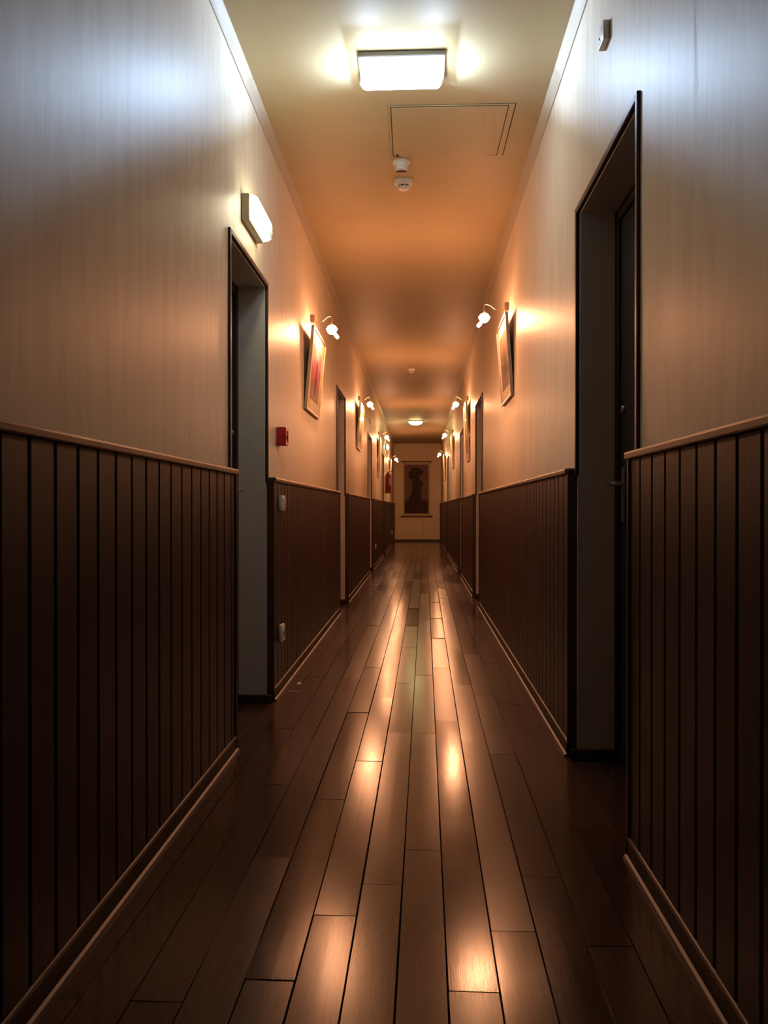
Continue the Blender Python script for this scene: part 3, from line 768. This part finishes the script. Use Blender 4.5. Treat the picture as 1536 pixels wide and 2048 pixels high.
b = B(); prism(b, [(0.070, 0.474), (0.085, 0.470), (0.150, 0.490), (0.150, 0.497), (0.085, 0.480), (0.070, 0.483)], -0.009, 0.009, 'Y'); obj('squeeze_lever', b, 'steel', ex)
b = B(); tube(b, [(0.085, -0.02, 0.445), (0.085, -0.06, 0.44), (0.085, -0.083, 0.40), (0.085, -0.083, 0.30), (0.085, -0.08, 0.12), (0.085, -0.078, 0.06)], 0.009, 8); obj('hose', b, 'black_rubber', ex, smooth=True)
b = B(); box(b, 0, 0.03, -0.02, 0.02, 0.36, 0.44); bevel(b, 0.003, 1); box(b, 0.0, 0.07, -0.006, 0.006, 0.428, 0.436); obj('wall_bracket', b, 'steel', ex)

# ---------------------------------------------------------------- hanging scroll on the end wall
S = 0.01437
sc_ = thing('wall_scroll', 'large dark hanging scroll on the end wall between two rods', 'wall hanging', (-0.10, Y1, 0.72))
zt = 1.58
b = B(); tube(b, [(-0.45, -0.022, zt), (0.45, -0.022, zt)], 0.014, 10); obj('top_rod', b, 'rod_wood', sc_, smooth=True)
b = B(); tube(b, [(-0.46, -0.022, 0), (0.46, -0.022, 0)], 0.020, 10); obj('bottom_rod', b, 'rod_wood', sc_, smooth=True)
b = B(); box(b, -0.39, 0.39, -0.006, -0.002, 0.0, zt); obj('mount', b, 'scroll_paper', sc_)
b = B(); box(b, -0.345, 0.345, -0.008, -0.006, 0.085, zt - 0.085); cv = obj('painted_panel', b, 'scroll_ground', sc_)
b = B(); prism(b, [(-0.345, 0.086), (0.345, 0.086), (0.345, 0.46), (-0.345, 0.46)], -0.010, -0.008, 'Y')
obj('dark_band', b, 'scroll_band', cv)
sil = [(0.46, -0.235, 0.185), (0.49, -0.235, 0.150), (0.585, -0.212, 0.130), (0.645, -0.160, 0.122), (0.68, -0.137, 0.125), (0.79, -0.128, 0.142), (0.895, -0.128, 0.176), (0.965, -0.142, 0.194),
       (1.0, -0.125, 0.175), (1.03, -0.105, 0.110), (1.07, -0.098, 0.078), (1.085, -0.200, 0.078), (1.115, -0.240, 0.080), (1.15, -0.205, 0.082), (1.185, -0.215, 0.100), (1.24, -0.240, 0.155),
       (1.29, -0.215, 0.188), (1.33, -0.175, 0.175), (1.37, -0.140, 0.120), (1.40, -0.095, 0.070), (1.425, -0.045, 0.000)]
b = B(); rows = []
for z, xl, xr in sil:
    rows.append([b.verts.new(p) for p in ((xl, -0.0096, z), (xr, -0.0096, z), (xr, -0.0078, z), (xl, -0.0078, z))])
for r0, r1 in zip(rows, rows[1:]):
    for k in range(4): b.faces.new((r0[k], r0[(k + 1) % 4], r1[(k + 1) % 4], r1[k]))
b.faces.new(rows[0]); b.faces.new(rows[-1][::-1]); obj('figure', b, 'scroll_figure', cv)
for sx in (-1, 1):
    for z in (0.045, zt - 0.055):
        b = B(); lathe(b, [(0, 0), (0.018, 0), (0.016, 0.008), (0, 0.012)], 10); move(b, Matrix.Translation((sx * 0.375, -0.006, z)) @ Matrix.Rotation(PI / 2, 4, 'X')); obj('corner_knob', b, 'rod_wood', sc_)

# ---------------------------------------------------------------- paper scrap and thin pale strip on the floor
b = B()
for x, y, h in ((0, 0, 0),):
    v = [b.verts.new(p) for p in ((-0.008, -0.010, 0.001), (0.009, -0.012, 0.001), (0.013, 0.008, 0.004), (-0.004, 0.012, 0.006), (-0.008, -0.010, 0.003), (0.009, -0.012, 0.003), (0.013, 0.008, 0.006), (-0.004, 0.012, 0.008))]
    for f in ((0, 3, 2, 1), (4, 5, 6, 7), (0, 1, 5, 4), (1, 2, 6, 5), (2, 3, 7, 6), (3, 0, 4, 7)): b.faces.new([v[i] for i in f])
o = obj('paper_scrap', b, 'paper_white'); o.location = (-0.655, 4.29, 0); tag(o, 'tiny white paper scrap on the floor by the left skirting', 'scrap')
b = B(); prism(b, [(-0.001, 0.0), (0.001, 0.0), (0.0, 0.0016)], -0.035, 0.035, 'Y')  # thin pale strip laid on the planks
o = obj('thin_strip', b, 'paper_white'); o.location = (-0.655, 4.12, 0); o.rotation_euler = (0, 0, math.radians(-96)); tag(o, 'thin pale straw on the floor just nearer than the paper scrap', 'strip')
print('planks', n_pl)
